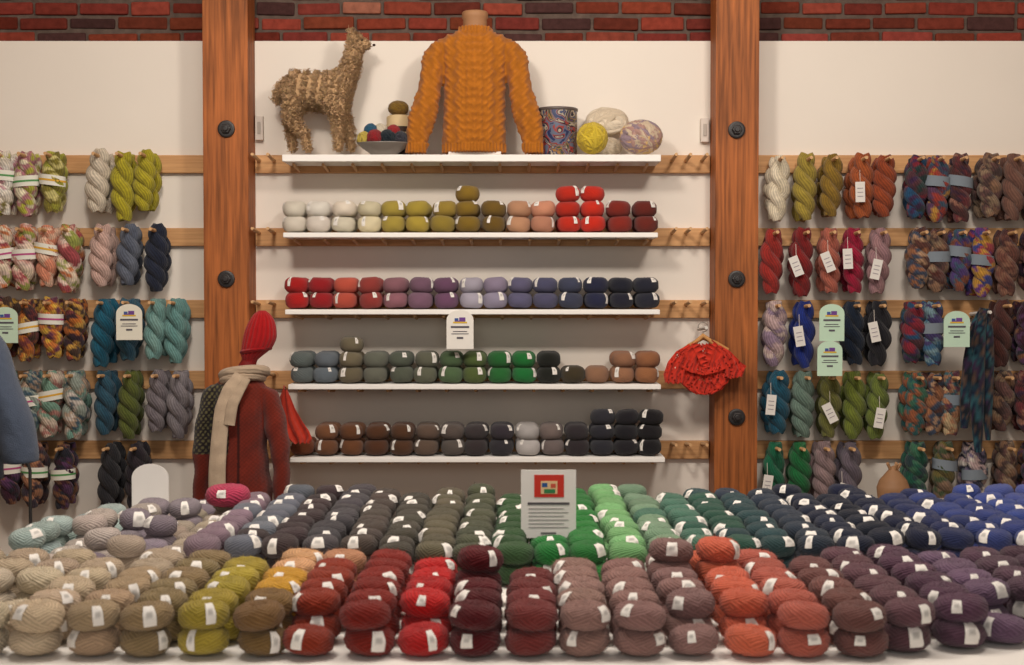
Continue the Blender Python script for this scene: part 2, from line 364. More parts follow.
hank_row(164,[(777,[(226,214,190),(204,190,160)],''),(805,[(166,146,62),(138,120,54)],''),(830,[(144,114,44),(118,92,40)],''),(859,[(170,90,50),(142,72,42)],'t'),(883,[(152,72,42),(126,58,36)],''),(915,BLM,'m'),(935,[(150,60,50),(60,84,106),(180,134,62),(90,60,86)],'mg'),(957,MAR,'mg'),(988,GRB,'m'),(1010,[(112,78,68),(136,102,86)],''),(1034,GRB,'m'),(1058,DRK,'m')])
hank_row(237,[(772,[(160,48,42),(130,40,36)],''),(802,[(134,36,36),(104,28,32)],'t'),(828,[(180,102,84),(164,88,74)],'t'),(852,[(160,30,60),(130,24,50)],'t'),(878,[(164,126,128),(142,110,120)],'t'),(918,BRW,'m'),(935,GRB+[(90,50,44)],'mg'),(956,[(80,60,114),(132,78,60),(60,88,106)],'mg'),(979,[(104,60,130),(160,68,76),(190,142,62),(60,68,132)],'mg'),(1005,[(110,70,60),(136,98,80),(80,50,50)],'m'),(1032,MAR,'m')])
hank_row(309,[(774,[(186,160,160),(140,120,140),(200,180,170)],'m'),(803,[(34,52,130),(26,38,102)],'t'),(852,[(28,40,58),(24,32,46)],''),(877,[(32,32,38),(48,46,52)],'t'),(912,BLM,'m'),(930,[(60,100,132),(70,60,106),(116,144,154)],'mg'),(1000,[(90,52,46),(62,42,44)],''),(1024,DRK,'m'),(1046,DRK,'m')])
hank_row(380,[(776,[(34,88,110),(26,70,92)],'t'),(803,[(108,130,118),(90,114,104)],''),(827,[(118,118,62),(98,100,52)],'t'),(852,[(112,124,50),(90,104,44)],''),(876,[(108,122,56),(84,98,46)],'t'),(914,[(40,90,92),(60,106,84),(150,88,60)],'m'),(931,BRW,'m'),(949,[(172,122,90),(60,100,110),(106,60,76),(190,166,128)],'mg'),(1002,GRB,'m'),(1022,MAR,'m'),(1044,GRB,'m')])
hank_row(450,[(774,[(30,104,74),(24,84,60)],'t'),(798,[(34,108,60),(26,88,50)],''),(822,[(146,124,124),(118,100,104)],''),(847,[(108,98,108),(88,80,92)],'t'),(915,[(30,82,66),(60,106,82),(40,60,64)],'m'),(943,[(106,96,54),(70,84,58),(126,102,84)],'mg'),(972,[(200,176,176),(120,110,136),(220,210,200),(50,50,68)],'mg'),(1004,GRB,'m'),(1030,DRK,'m')])
# ---------------------------------------------------------------- table
TZ=.76
mb=MB();mb.box([-1.36,2.45,TZ-.04],[2.0,4.66,TZ],C(236,232,226))
for x in(-1.32,.25,1.9):
    for y in(2.55,4.54): mb.box([x,y,0],[x+.06,y+.06,TZ-.04],C(90,80,74),0)
mb.box([-1.32,2.57,TZ-.12],[1.96,2.6,TZ-.04],C(190,182,174));mb.box([-1.32,4.5,TZ-.12],[1.96,4.53,TZ-.04],C(190,182,174))
mb.box([-1.34,2.57,TZ-.12],[-1.32,4.53,TZ-.04],C(190,182,174))
mb.box([-1.33,2.5,.18],[1.96,4.58,.21],C(120,104,92))
mb.build('display_table',[PAINT],bevel=.004)
FRONT=[(-260,(214,202,186)),(-60,(206,192,170)),(10,(204,188,162)),(55,(196,176,148)),(100,(174,150,120)),(153,(140,120,86)),(207,(172,152,58)),(260,(128,98,60)),(312,(140,50,30)),(366,(132,36,26)),(420,(184,30,30)),(472,(88,20,26)),(528,(112,46,44)),(581,(154,120,110)),(635,(142,106,100)),(688,(142,108,104)),(742,(212,104,76)),(796,(180,94,78)),(850,(114,74,70)),(905,(100,68,76)),(960,(88,60,78)),(1010,(108,84,108)),(1060,(88,64,78)),(1120,(78,56,68)),(1250,(70,60,86))]
BACK=[(-120,(206,204,200)),(40,(176,186,186)),(95,(160,178,174)),(130,(188,176,166)),(165,(140,128,138)),(200,(170,156,138)),(235,(138,116,128)),(265,(106,110,120)),(300,(66,54,56)),(335,(74,70,74)),(370,(82,72,66)),(403,(74,70,60)),(435,(96,90,72)),(470,(80,84,64)),(503,(56,86,52)),(535,(34,112,50)),(568,(46,122,56)),(600,(124,180,118)),(632,(120,148,120)),(664,(76,116,98)),(697,(48,86,72)),(730,(48,74,78)),(765,(46,56,70)),(800,(34,40,60)),(840,(24,30,46)),(880,(30,36,60)),(920,(40,48,88)),(960,(52,64,120)),(1000,(60,76,144)),(1060,(76,88,154)),(1150,(64,74,138))]
def look(tab,x): return C(*min(tab,key=lambda t:abs(t[0]-x))[1])
SIGNS=[(P(548,500,3.66)[0],3.67),(P(150,500,4.42)[0],4.43)]
def near_sign(X,Y): return any(abs(X-a)<.09 and abs(Y-b)<.065 for a,b in SIGNS)
mb=MB()
H=.0265;LVH=.0475;ZB=TZ+.0315
sp=.108
for i in range(-12,16):
    X=(i+.17)*sp+.02
    if X<-1.28: continue
    pxn=512+X*499
    nrow=6 if (pxn<430 or pxn>640) else 5
    xc=R.uniform(-.006,.006)
    for r in range(nrow):
        Y=2.79+r*.112
        if X>.7: Y+=min((X-.7)*.32,.3)
        if Y>3.47: continue
        col=look(FRONT,pxn)
        if 225<pxn<285 and r>=2: col=C(214,162,118) if r>3 else C(204,154,52)
        if 285<pxn<340 and r>=5: col=C(196,140,106)
        if pxn<130 and r>=4: col=C(178,160,136)
        lv=2
        if pxn<0: lv=2 if R.rand()<.7 else 1
        if r==0 and R.rand()<.25: lv=1
        if 450<pxn<490 and r in(3,4): lv=3
        if 670<pxn<770 and r==4: lv=3
        if r==nrow-1 and R.rand()<.3: lv=1
        for l in range(lv):
            lab=-math.pi/2+R.uniform(-1.0,1.0) if R.rand()<.8 else None
            hi=(r<2 or l==lv-1)
            add_ball(mb,np.array([X+xc+R.uniform(-.005,.005),Y+R.uniform(-.006,.005),ZB+l*LVH]),.0505*R.uniform(.96,1.05),.052*R.uniform(.96,1.03),H*R.uniform(1.0,1.10),jcol(col,.14),
                     rot=R.uniform(-.5,.5)+R.choice([0,.0,1.2]),lab=lab if hi else None,nu=48 if hi else 20,nv=22 if hi else 10,tilt=(R.uniform(-.10,.10),R.uniform(-.10,.10)),labw=R.uniform(.16,.30),labr=(R.uniform(-.5,.2),R.uniform(.8,1.2)),fuzz=300 if hi else 0)
sp=.096
for i in range(-15,21):
    X=i*sp
    if X<-1.28 or X>1.93: continue
    for r in range(11):
        Y=3.45+r*.104
        if X>.9 and Y<3.62: continue
        if (X<-.3 or X>.45) and Y<3.54: continue
        if near_sign(X,Y): continue
        col=look(BACK,512+X*345+R.uniform(-5,5))
        lv=2
        if X<-.85: lv=2 if R.rand()<.35 else 1
        if r>=9: lv=1 if R.rand()<.6 else 2
        if r==10 and R.rand()<.15: continue
        for l in range(lv):
            hi=l==lv-1 or r==0
            lab=-math.pi/2+R.uniform(-1.1,1.1) if R.rand()<.7 else None
            add_ball(mb,np.array([X+R.uniform(-.008,.008),Y+R.uniform(-.008,.008),ZB+l*LVH]),.0462*R.uniform(.94,1.06),.047,H*R.uniform(1.0,1.10),jcol(col,.16),
                     rot=R.uniform(-.6,.6),lab=lab if hi else None,nu=30 if hi else 16,nv=16 if hi else 8,tilt=(R.uniform(-.12,.12),R.uniform(-.12,.12)),labw=R.uniform(.18,.40),labr=(R.uniform(-.3,.3),1.15),fuzz=80 if hi else 0)
p=P(228,508,4.2);p[2]=max(ZB+1.72*LVH,min(p[2],ZB+2*LVH));add_ball(mb,p,.066,.056,.034,C(184,62,92),lab=-1.7,labw=.2,labr=(0,.6),fuzz=80)
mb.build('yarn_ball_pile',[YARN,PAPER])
# ---------------------------------------------------------------- signs
def arch_pts(w,h,n=10):
    r=w/2
    pts=[(-r,0),(r,0)];pts+=[(r*math.cos(a),h-r*.75+r*.75*math.sin(a)) for a in np.linspace(0,math.pi,n*2)]
    return pts
def arch_sign(name,px,py0,py1,wpx,Y,col,detail=True,stand=False):
    a=P(px,py0,Y);b=P(px,py1,Y);h=a[2]-b[2];w=wpx*Y/F
    pts=arch_pts(w,h);n=len(pts);mb=MB()
    f=[(a[0]+x,Y,b[2]+z) for x,z in pts];bk=[(x,y+.004,z) for x,y,z in f]
    c=np.array([[a[0],Y,b[2]+h*.45],[a[0],Y+.004,b[2]+h*.45]])
    v=np.concatenate([f,bk,c]);t=[];q=[]
    for i in range(n):
        j=(i+1)%n;t.append([i,j,2*n]);t.append([n+j,n+i,2*n+1]);q.append([j,i,n+i,n+j])
    mb.add(v,t,C(*col),0,smooth=False);mb.add(v,q,C(*col),0,smooth=False)
    if detail:
        d=Y-.0015
        def bar(x0,x1,z0,z1,cc): mb.box([a[0]+x0*w,d,b[2]+z0*h],[a[0]+x1*w,Y-.0002,b[2]+z1*h],C(*cc),0)
        bar(-.26,.26,.66,.70,(214,180,60));bar(-.2,.2,.70,.73,(110,70,140));bar(-.03,.2,.73,.81,(110,70,140));bar(-.2,-.06,.73,.79,(60,90,150))
        for k,(z,l) in enumerate(((.54,.34),(.44,.26),(.38,.32),(.26,.12))):
            bar(-l,l,z,z+(.05 if k in(0,3) else .02),(90,86,94))
    if stand:
        mb.tube([[a[0],Y+.008,TZ+.002],[a[0],Y+.008,b[2]+h*.6]],.0035,C(200,195,190),0)
        mb.lathe([a[0],Y+.008,TZ],[(.0005,.012),(.03,.01),(.035,.001),(.0005,.001)],C(200,195,190),n=20)
    else:
        mb.tube([[a[0],Y+.002,b[2]+h*.93],[a[0],Y+.022,b[2]+h*1.0]],.0015,C(180,170,160),0,n=6)
    return mb.build(name,[PAPER])
arch_sign('hanging_tag_sign',460,310,349,27,5.925,(232,228,220))
arch_sign('hanging_tag_sign',129,304,340,26,5.91,(226,222,206))
arch_sign('hanging_tag_sign',5,307,343,25,5.91,(196,220,196))
arch_sign('hanging_tag_sign',832,304,341,25,5.91,(190,218,194))
arch_sign('hanging_tag_sign',830,341,376,25,5.90,(192,220,196))
arch_sign('hanging_tag_sign',957,311,347,26,5.88,(190,218,196))
arch_sign('table_sign_blank',150,464,519,37,4.42,(226,222,218),False,True)
Y=3.66;a=P(521,470,Y);b=P(576,538,Y);mb=MB()
mb.box([a[0],Y,b[2]],[b[0],Y+.004,a[2]],C(236,232,228))
w=b[0]-a[0];h=a[2]-b[2]
def sb(x0,x1,z0,z1,c,e=.001): mb.box([a[0]+x0*w,Y-e,b[2]+z0*h],[a[0]+x1*w,Y-.0001,b[2]+z1*h],C(*c))
sb(.24,.78,.60,.93,(206,58,46));sb(.36,.66,.65,.84,(232,196,150),.0016);sb(.42,.62,.66,.72,(60,130,80),.002);sb(.38,.48,.75,.81,(50,90,150),.002);sb(.54,.63,.74,.80,(206,90,70),.002)
for k in range(6): sb(.14,.86 if k%2 else .78,.43-k*.055,.438-k*.055,(150,144,144))
sb(.12,.88,.49,.525,(90,86,90));sb(.36,.64,.06,.085,(110,110,110))
mb.tube([[(a[0]+b[0])/2,Y+.01,TZ+.003],[(a[0]+b[0])/2,Y+.01,b[2]+.08]],.004,C(60,60,60))
mb.lathe([(a[0]+b[0])/2,Y+.01,TZ],[(.0005,.008),(.03,.006),(.032,.001),(.0005,.001)],C(60,60,60),n=20)
mb.build('price_sign',[PAPER])
# ---------------------------------------------------------------- garments
def loft(mb,secs,col,mat=0,n=28,capped=True,sm=1):
    secs=np.array(secs,float);k=np.linspace(0,len(secs)-1,len(secs)*3)
    S=np.stack([np.interp(k,np.arange(len(secs)),secs[:,j]) for j in range(5)],1)
    for _ in range(sm):
        S[1:-1]=.25*S[:-2]+.5*S[1:-1]+.25*S[2:]
    a=np.linspace(0,2*math.pi,n,endpoint=False)
    Pm=np.stack([S[:,0:1]+S[:,3:4]*np.cos(a),S[:,1:2]+S[:,4:5]*np.sin(a),S[:,2:3]+0*a],-1)
    if capped:
        Pm=np.concatenate([np.repeat(Pm[:1].mean(1,keepdims=True),n,1),Pm,np.repeat(Pm[-1:].mean(1,keepdims=True),n,1)],0)
    mb.grid(Pm,col,mat,closeu=True)
def remesh(mb,voxel,name,smooth=4,dispf=None,colf=None):
    o=mb.build('tmp_'+name,[]);
    bm=bmesh.new();bm.from_mesh(o.data);bmesh.ops.remove_doubles(bm,verts=bm.verts,dist=1e-5);bmesh.ops.recalc_face_normals(bm,faces=bm.faces);bm.to_mesh(o.data);bm.free()
    m=o.modifiers.new('r','REMESH');m.mode='VOXEL';m.voxel_size=voxel
    s=o.modifiers.new('s','SMOOTH');s.iterations=smooth;s.factor=.5
    dg=bpy.context.evaluated_depsgraph_get();me=bpy.data.meshes.new_from_object(o.evaluated_get(dg))
    bpy.data.objects.remove(o)
    nv=len(me.vertices);co=np.zeros(nv*3);me.vertices.foreach_get('co',co);co=co.reshape(-1,3)
    no=np.zeros(nv*3);me.vertices.foreach_get('normal',no);no=no.reshape(-1,3)
    cc=colf(co) if colf else np.tile([.5,.5,.5],(nv,1))
    if dispf is not None: co=co+no*dispf(co,no)[:,None]
    f=[np.array(p.vertices[:]) for p in me.polygons]
    f4=np.array([q for q in f if len(q)==4]);f3=[q for q in f if len(q)==3]
    out=MB()
    out.add(co,f4,cc,0)
    if f3: out.f.append((np.array(f3),0,True))
    return out
def G(px,py,Y,rx,ry):
    p=P(px,py,Y);return (p[0],Y,p[2],rx*Y/F,ry)
# mustard cable sweater on bust
Y=6.03;mb=MB()
loft(mb,[G(475,27,Y,16,.055),G(475,32,Y,18,.062),G(475,36,Y,28,.07),G(475,40,Y,36,.078),G(475,48,Y,40,.088),G(475,62,Y,36,.098),G(475,80,Y,31,.105),G(474,110,Y,31,.1),G(474,138,Y,33,.1),G(474,153.5,Y,32,.092)],WHITE)
for s in(-1,1):
    c=475
    loft(mb,[G(c+s*28,42,Y,8,.045),G(c+s*34,46,Y,12,.055),G(c+s*39,60,Y-.01,13,.058),G(c+s*44.5,80,Y-.025,12.5,.055),G(c+s*49.5,105,Y-.04,13,.05),G(c+s*54,126,Y-.045,13.5,.044),G(c+s*57,142,Y-.05,11.5,.038),G(c+s*59,153.5,Y-.05,10.5,.034)],WHITE)
x0=P(475,90,Y)[0];zb0=P(475,145,Y)[2];zn0=P(475,33,Y)[2]
def patt(co):
    x=co[:,0]-x0;z=co[:,2];ax=np.abs(x)
    ch=np.sin((z-ax*.9)*2*math.pi/.026)
    # central diamonds + side cables
    dia=np.sin((z+x*1.4)*2*math.pi/.07)*np.sin((z-x*1.4)*2*math.pi/.07)
    cab=np.where(ax<.055,1.2*dia,np.sin(ax*2*math.pi/.050+.9*np.sin(z*2*math.pi/.06)))
    return x,z,ax,ch,cab
def dsw(co,no):
    x,z,ax,ch,cab=patt(co)
    d=.0018*ch*(cab>0)+.0034*cab+.005*np.sin(z*24+ax*22)*np.clip((ax-.12)*12,0,1)
    rib=.0026*np.sin(x*2*math.pi/.014)
    return np.where((z<zb0)|(z>zn0),rib,d)
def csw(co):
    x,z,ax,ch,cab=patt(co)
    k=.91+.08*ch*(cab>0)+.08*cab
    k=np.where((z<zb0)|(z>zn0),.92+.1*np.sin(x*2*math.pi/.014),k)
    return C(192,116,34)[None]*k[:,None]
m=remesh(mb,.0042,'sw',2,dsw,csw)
c=P(475,20,Y)
m.lathe([c[0],Y,c[2]],[(.052,-.06),(.050,.0),(.055,.008),(.055,.028),(.05,.034),(.0005,.035)],C(166,122,86),1,n=28)
m.box([c[0]-.11,Y-.06,shelfZ[0]+.002],[c[0]+.11,Y+.06,shelfZ[0]+.014],C(225,218,210),1)
m.build('sweater_on_bust_form',[KNIT,PLAIN])
# rust cardigan on dress form
Y=5.55;mb=MB()
loft(mb,[G(243,372,Y,10,.04),G(243,378,Y,15,.05),G(242,383,Y,24,.07),G(241,389,Y,29,.085),G(240,405,Y,28,.10),G(240,430,Y,27,.11),G(240,460,Y,29,.11),G(240,485,Y,31,.12),G(240,515,Y,33,.125)],WHITE)
for s,xo in((-1,0),(1,2)):
    loft(mb,[G(241+s*22,386,Y,7,.045),G(241+s*27,391,Y,10,.055),G(241+s*32,405,Y-.01,11,.06),G(241+s*35.5,430,Y-.03,10.5,.055),G(241+s*(38+xo),460,Y-.05,9.5,.05),G(241+s*(40+xo),500,Y-.06,8.5,.04)],WHITE)
def dcd(co,no): return .0008*np.sin(co[:,0]*2*math.pi/.016)*np.sin(co[:,2]*2*math.pi/.016)+.004*np.sin(co[:,2]*24+co[:,0]*16)+.0025*np.sin(co[:,2]*55-co[:,0]*40)
cx=P(241,400,Y)[0];zl=P(241,452,Y)[2];zu=P(241,386,Y)[2]
def ccd(co):
    base=np.tile(C(112,38,26),(len(co),1))*(1+.22*np.sin(co[:,2]*2*math.pi/.016)*np.sin(co[:,0]*2*math.pi/.016))[:,None]
    n=np.sin(co[:,0]*310)*np.sin(co[:,2]*260)
    dk=np.where((n>.35)[:,None],C(104,98,66)[None],C(38,32,34)[None])
    msk=(co[:,0]<cx-.03)&(co[:,2]>zl)&(co[:,2]<zu+.01)&(co[:,0]>cx-.175)&(co[:,1]<Y)
    open_=(np.abs(co[:,0]-cx-.01)<.005)&(co[:,1]<Y)
    base=np.where(msk[:,None],dk,base);base=np.where(open_[:,None],C(60,22,18)[None],base)
    return base
m=remesh(mb,.0050,'cd',2,dcd,ccd)
c=P(243,369,Y)
m.tube([[c[0],Y,.03],[c[0],Y,P(240,500,Y)[2]]],.018,C(60,50,44),1,n=14)
m.lathe([c[0],Y,0.001],[(.0005,.035),(.05,.03),(.17,.015),(.18,0),(.0005,0)],C(60,50,44),1)
m.tube([[c[0],Y,c[2]-.04],[c[0]+.015,Y,c[2]+.01],[c[0]+.035,Y,c[2]+.05]],[.042,.032,.026],C(120,24,24),1,n=14)
def ribbon(mb,path,w,th,col,mat=0,side=(1,0,0),n=14):
    path=np.asarray(path,float);L=len(path);kk=np.linspace(0,L-1,L*6)
    pp=np.stack([np.interp(kk,np.arange(L),path[:,j]) for j in range(3)],1)
    for _ in range(3): pp[1:-1]=.25*pp[:-2]+.5*pp[1:-1]+.25*pp[2:]
    ww=np.interp(kk,np.arange(L),w) if not np.isscalar(w) else np.full(len(kk),w)
    T=np.gradient(pp,axis=0);T/=np.linalg.norm(T,axis=1)[:,None]+1e-9
    S=np.tile(np.array(side,float),(len(pp),1))
    S=S-T*(S*T).sum(1)[:,None];S/=np.linalg.norm(S,axis=1)[:,None]+1e-9
    B=np.cross(T,S);a=np.linspace(0,2*math.pi,n,endpoint=False)
    wav=1+.25*np.sin(a*5)[None]
    Pm=pp[:,None]+S[:,None]*(np.cos(a)[None]*ww[:,None]/2)[...,None]+B[:,None]*(np.sin(a)[None]*wav*th/2)[...,None]
    c=np.asarray(col,float)
    if c.ndim==1: c=np.tile(c,(len(pp),n,1))*(1+.08*np.sin(kk*9))[:,None,None]
    mb.grid(Pm,np.clip(c,0,1),mat,closeu=True)
    for e in(0,len(pp)-1):
        vv=np.concatenate([Pm[e],[pp[e]]]);mb.add(vv,[[i,(i+1)%n,n] for i in range(n)],c[e][0],mat)
sc=C(190,168,144);cn=P(243,376,Y)
for q in range(2):
    a=np.linspace(0,2*math.pi,20)
    path=np.stack([cn[0]+(.072+.01*q)*np.cos(a)+.006*q,Y+.075*np.sin(a),cn[2]-.012+q*.022+.018*np.sin(a*1+2.6)],-1)
    m.tube(path[:-1],.02,sc*(1-.1*q),2,n=12,closed=True,phase=8)
pth=[P(240,375,Y-.1),P(230,388,Y-.125),P(222,410,Y-.14),P(219,440,Y-.15),P(217,470,Y-.155),P(217,500,Y-.155)]
ribbon(m,pth,[.045,.055,.06,.062,.066,.066],.022,sc,2)
pth=[P(246,378,Y-.1),P(238,392,Y-.125),P(232,405,Y-.145),P(229,425,Y-.15)]
ribbon(m,pth,[.04,.045,.045,.045],.02,sc*.9,2)
e=P(217,500,Y-.155)
for k in range(12):
    x=e[0]-.03+.0055*k;m.tube([[x,e[1],e[2]+.005],[x+R.uniform(-.006,.006),e[1],e[2]-.05]],.0025,sc,2,n=5)
hs=[G(250,364,Y,5,.025),G(250,360,Y,7,.03),G(252,355,Y,11,.045),G(257,348,Y,15,.06),G(260,338,Y,16.5,.062),G(261,328,Y,15,.056),G(262,320,Y,12,.045),G(262,314,Y,8,.03),G(262,310.5,Y,3.5,.012)]
# ribbed beanie
S=np.array(hs);kq=np.linspace(0,len(S)-1,40);S=np.stack([np.interp(kq,np.arange(len(S)),S[:,j]) for j in range(5)],1)
for _ in range(3): S[1:-1]=.25*S[:-2]+.5*S[1:-1]+.25*S[2:]
a=np.linspace(0,2*math.pi,96,endpoint=False);rb=1+.03*np.sin(a*20)[None]
Pm=np.stack([S[:,0:1]+S[:,3:4]*np.cos(a)*rb,S[:,1:2]+S[:,4:5]*np.sin(a)*rb,S[:,2:3]+0*a],-1)
Pm=np.concatenate([Pm,np.repeat(Pm[-1:].mean(1,keepdims=True),96,1)],0)
m.grid(Pm,np.tile((C(166,20,24)[None]*(1+.15*np.sin(a*20))[:,None])[None],(41,1,1)),2,closeu=True)
bc=P(256,350,Y)
a=np.linspace(0,2*math.pi,24,endpoint=False)
m.tube(np.stack([bc[0]+.054*np.cos(a),Y+.052*np.sin(a),bc[2]+.010*np.cos(a+.3)],-1),.010,C(150,18,22),2,n=8,closed=True)
m.build('dress_form_in_cardigan',[KNIT,PLAIN,CH])
def sheet(mb,rows,Y,col,amp=.012,freq=5,n=28,thick=.01,mat=0,stripe=.1):
    ys=np.array([r[0] for r in rows],float);yy=np.linspace(ys[0],ys[-1],len(rows)*5)
    xl=np.interp(yy,ys,[r[1] for r in rows]);xr=np.interp(yy,ys,[r[2] for r in rows])
    u=np.linspace(0,1,n)
    for sgn in(-1,1):
        Pm=np.zeros((len(yy),n,3));cc=np.zeros((len(yy),n,3))
        for i,y in enumerate(yy):
            x=xl[i]+(xr[i]-xl[i])*u
            w=np.sin(u*math.pi)**.4
            p=P(0,y,Y);X=(x-512)/F*Y
            t=(y-ys[0])/(ys[-1]-ys[0])
            dep=amp*np.sin(u*freq*2*math.pi+3*t)*(.3+t)
            Pm[i,:,0]=X;Pm[i,:,1]=Y+dep+sgn*thick*w;Pm[i,:,2]=p[2]+.004*np.sin(u*freq*2*math.pi*1.5)
            cc[i]=np.asarray(col)[None]*(1-stripe+stripe*np.sin(u*freq*2*math.pi*1.5+y*.9))[:,None]
        mb.grid(Pm,cc,mat,flip=sgn>0)
def frill(mb,pts,Y,width,amp,waves,col,mat=0,rows=7,yoff=0.,side=1):
    pts=np.array([P(x,y,Y) for x,y in pts]);L=len(pts);n=waves*12
    k=np.linspace(0,L-1,n);pp=np.stack([np.interp(k,np.arange(L),pts[:,j]) for j in range(3)],1)
    for _ in range(int(n/8)): pp[1:-1]=.25*pp[:-2]+.5*pp[1:-1]+.25*pp[2:]
    T=np.gradient(pp,axis=0);nm=np.stack([T[:,2],0*T[:,0],-T[:,0]],1)*side;nm/=np.linalg.norm(nm,axis=1)[:,None]+1e-9
    s=np.linspace(0,1,n);v=np.linspace(0,1,rows)
    ph=s*waves*2*math.pi+.8*np.sin(s*9)
    Pm=np.zeros((rows,n,3))
    for i,vv in enumerate(v):
        wd=width*(1+.22*np.sin(ph*1.0+1))*vv
        Pm[i]=pp+nm*wd[:,None]
        Pm[i,:,1]+=yoff-amp*vv**.8*np.sin(ph)
        Pm[i]+=(T/np.linalg.norm(T,axis=1)[:,None])*(amp*.7*vv*np.cos(ph))[:,None]
    cc=np.asarray(col)[None,None]*(.92+.1*np.sin(ph))[None,:,None]*np.ones((rows,1,1))
    mb.grid(Pm,np.clip(cc,0,1),mat)
m=MB();sheet(m,[(390,282,287),(398,279,291),(408,278,295),(420,277,302),(430,280,309),(438,286,312),(443,292,309)],5.9,C(204,62,42),.010,2.5,stripe=.05)
m.tube([P(284,392,5.9),P(284,386,5.95),P(286,388,6.1)],.003,C(206,66,44))
m.build('coral_knit_bandana',[KNIT])
# red ruffled lace bolero on hanger
m=MB();Y=5.95;rc=C(226,60,42)
sheet(m,[(344,691,703),(349,684,703),(356,679,704),(368,677,704),(382,680,704),(390,688,705),(394,696,705)],Y,rc,.006,3,40,.006,2,stripe=.12)
sheet(m,[(344,703,716),(349,703,724),(356,703,731),(368,704,733),(382,704,729),(390,705,722),(394,705,713)],Y,rc,.006,3,40,.006,2,stripe=.12)
sheet(m,[(346,687,696),(352,676,690),(362,668,687),(374,664,684),(383,665,683)],Y-.012,rc,.007,2.5,30,.008,2,stripe=.12)
sheet(m,[(346,712,721),(352,718,732),(360,721,740),(369,724,745),(377,725,742)],Y-.012,rc,.007,2.5,30,.008,2,stripe=.12)
sheet(m,[(345,688,700),(352,681,699),(362,684,697),(372,690,698)],Y-.014,rc,.006,2,30,.005,0,stripe=.1)
sheet(m,[(345,707,719),(352,708,726),(362,709,723),(372,709,717)],Y-.014,rc,.006,2,30,.005,0,stripe=.1)
for yo in(-.010,.008):
    frill(m,[(663,374),(668,381),(677,384),(685,380)],Y,.042,.008,7,rc,2,yoff=yo,side=-1)
    frill(m,[(723,375),(731,379),(740,376),(746,366)],Y,.042,.008,7,rc,2,yoff=yo,side=-1)
    frill(m,[(682,384),(691,390),(704,395),(716,391),(726,383)],Y,.046,.008,9,rc*.95,2,yoff=yo,side=-1)
frill(m,[(679,366),(690,372),(703,375)],Y,.04,.007,6,rc,2,yoff=-.024,side=-1)
frill(m,[(704,375),(716,372),(730,366)],Y,.04,.007,6,rc,2,yoff=-.024,side=-1)
frill(m,[(690,344),(694,351),(699,362),(703,374)],Y,.028,.007,6,rc,0,yoff=-.024,side=-1)
frill(m,[(704,374),(709,362),(713,351),(717,344)],Y,.028,.007,6,rc,0,yoff=-.024,side=-1)
m.tube([P(680,352,Y),P(690,345,Y),P(703,338,Y),P(716,343,Y),P(728,350,Y)],.0085,C(190,135,80),1,n=10)
m.tube([P(694,344,Y-.01),P(703,335.5,Y-.01),P(713,343,Y-.01)],.010,C(196,144,88),1,n=10)
hk=[P(703,337,Y),P(703,331,Y)]+[P(703+5*math.cos(a),327-5*math.sin(a),Y) for a in np.linspace(-1.4,3.4,9)]
m.tube(hk,.0022,C(150,140,130),1,n=6)
p=P(704,323,6.0);peg(m,p[0],p[2]-.03,5.92)
m.build('ruffled_bolero_on_hanger',[KNIT,PLAIN,LACE])
# multicolour scarf, right
m=MB();pal=[C(28,52,66),C(20,34,56),C(44,84,94),C(56,40,66),C(24,30,40),C(90,70,60)]
def sc_(pth,wid,th):
    L=len(pth)*6
    cc=np.array([[pal[int((i*.8+j*.5+R.rand()*2.2))%6]*R.uniform(.7,1.2) for j in range(14)] for i in range(L)])
    ribbon(m,pth,wid,th,cc)
sc_([P(983,309,5.97),P(976,326,5.96),P(970,360,5.95),P(966,400,5.95),P(964,428,5.95)],[.03,.05,.06,.055,.03],.035)
sc_([P(984,309,5.95),P(980,330,5.94),P(978,365,5.94),P(977,410,5.94),P(978,452,5.94)],[.03,.05,.06,.06,.03],.035)
sc_([P(985,309,5.96),P(988,330,5.95),P(988,360,5.95),P(987,400,5.95),P(988,440,5.95)],[.03,.045,.055,.05,.02],.03)
p=P(984,310,6.0);peg(m,p[0],p[2]-.02,5.92);m.build('multicolour_scarf',[KNIT])
# blue grey garment at the left edge on a form
m0=MB();Y=4.15
loft(m0,[G(-60,300,Y,14,.05),G(-60,318,Y,30,.08),G(-60,335,Y,52,.1),G(-60,380,Y,60,.12),G(-60,430,Y,62,.12),G(-60,480,Y,64,.12)],WHITE)
loft(m0,[G(-16,335,Y,14,.05),G(-8,350,Y,16,.06),G(2,385,Y-.02,18,.06),G(12,420,Y-.03,20,.06),G(20,448,Y-.04,19,.055),G(22,462,Y-.04,18,.05)],WHITE)
m=remesh(m0,.008,'bg',3,lambda co,no:.003*np.sin(co[:,2]*40+co[:,0]*35),lambda co:np.tile(C(74,84,102),(len(co),1)))
p=P(-60,400,Y);m.tube([[p[0],Y,.02],[p[0],Y,.85]],.018,C(40,38,40),1);m.lathe([p[0],Y,0.001],[(.0005,.03),(.15,.015),(.16,0),(.0005,0)],C(40,38,40),1)
m.build('dress_form_in_blue_jumper',[KNIT,PLAIN])
m=MB();p=P(30,470,4.85);m.tube([[p[0],4.85,.01],[p[0],4.85,p[2]],[p[0]-.01,4.85,p[2]+.03]],.006,C(40,38,38));m.lathe([p[0],4.85,0.001],[(.0005,.02),(.1,.012),(.11,0),(.0005,0)],C(40,38,38))
m.build('display_stand',[METAL])
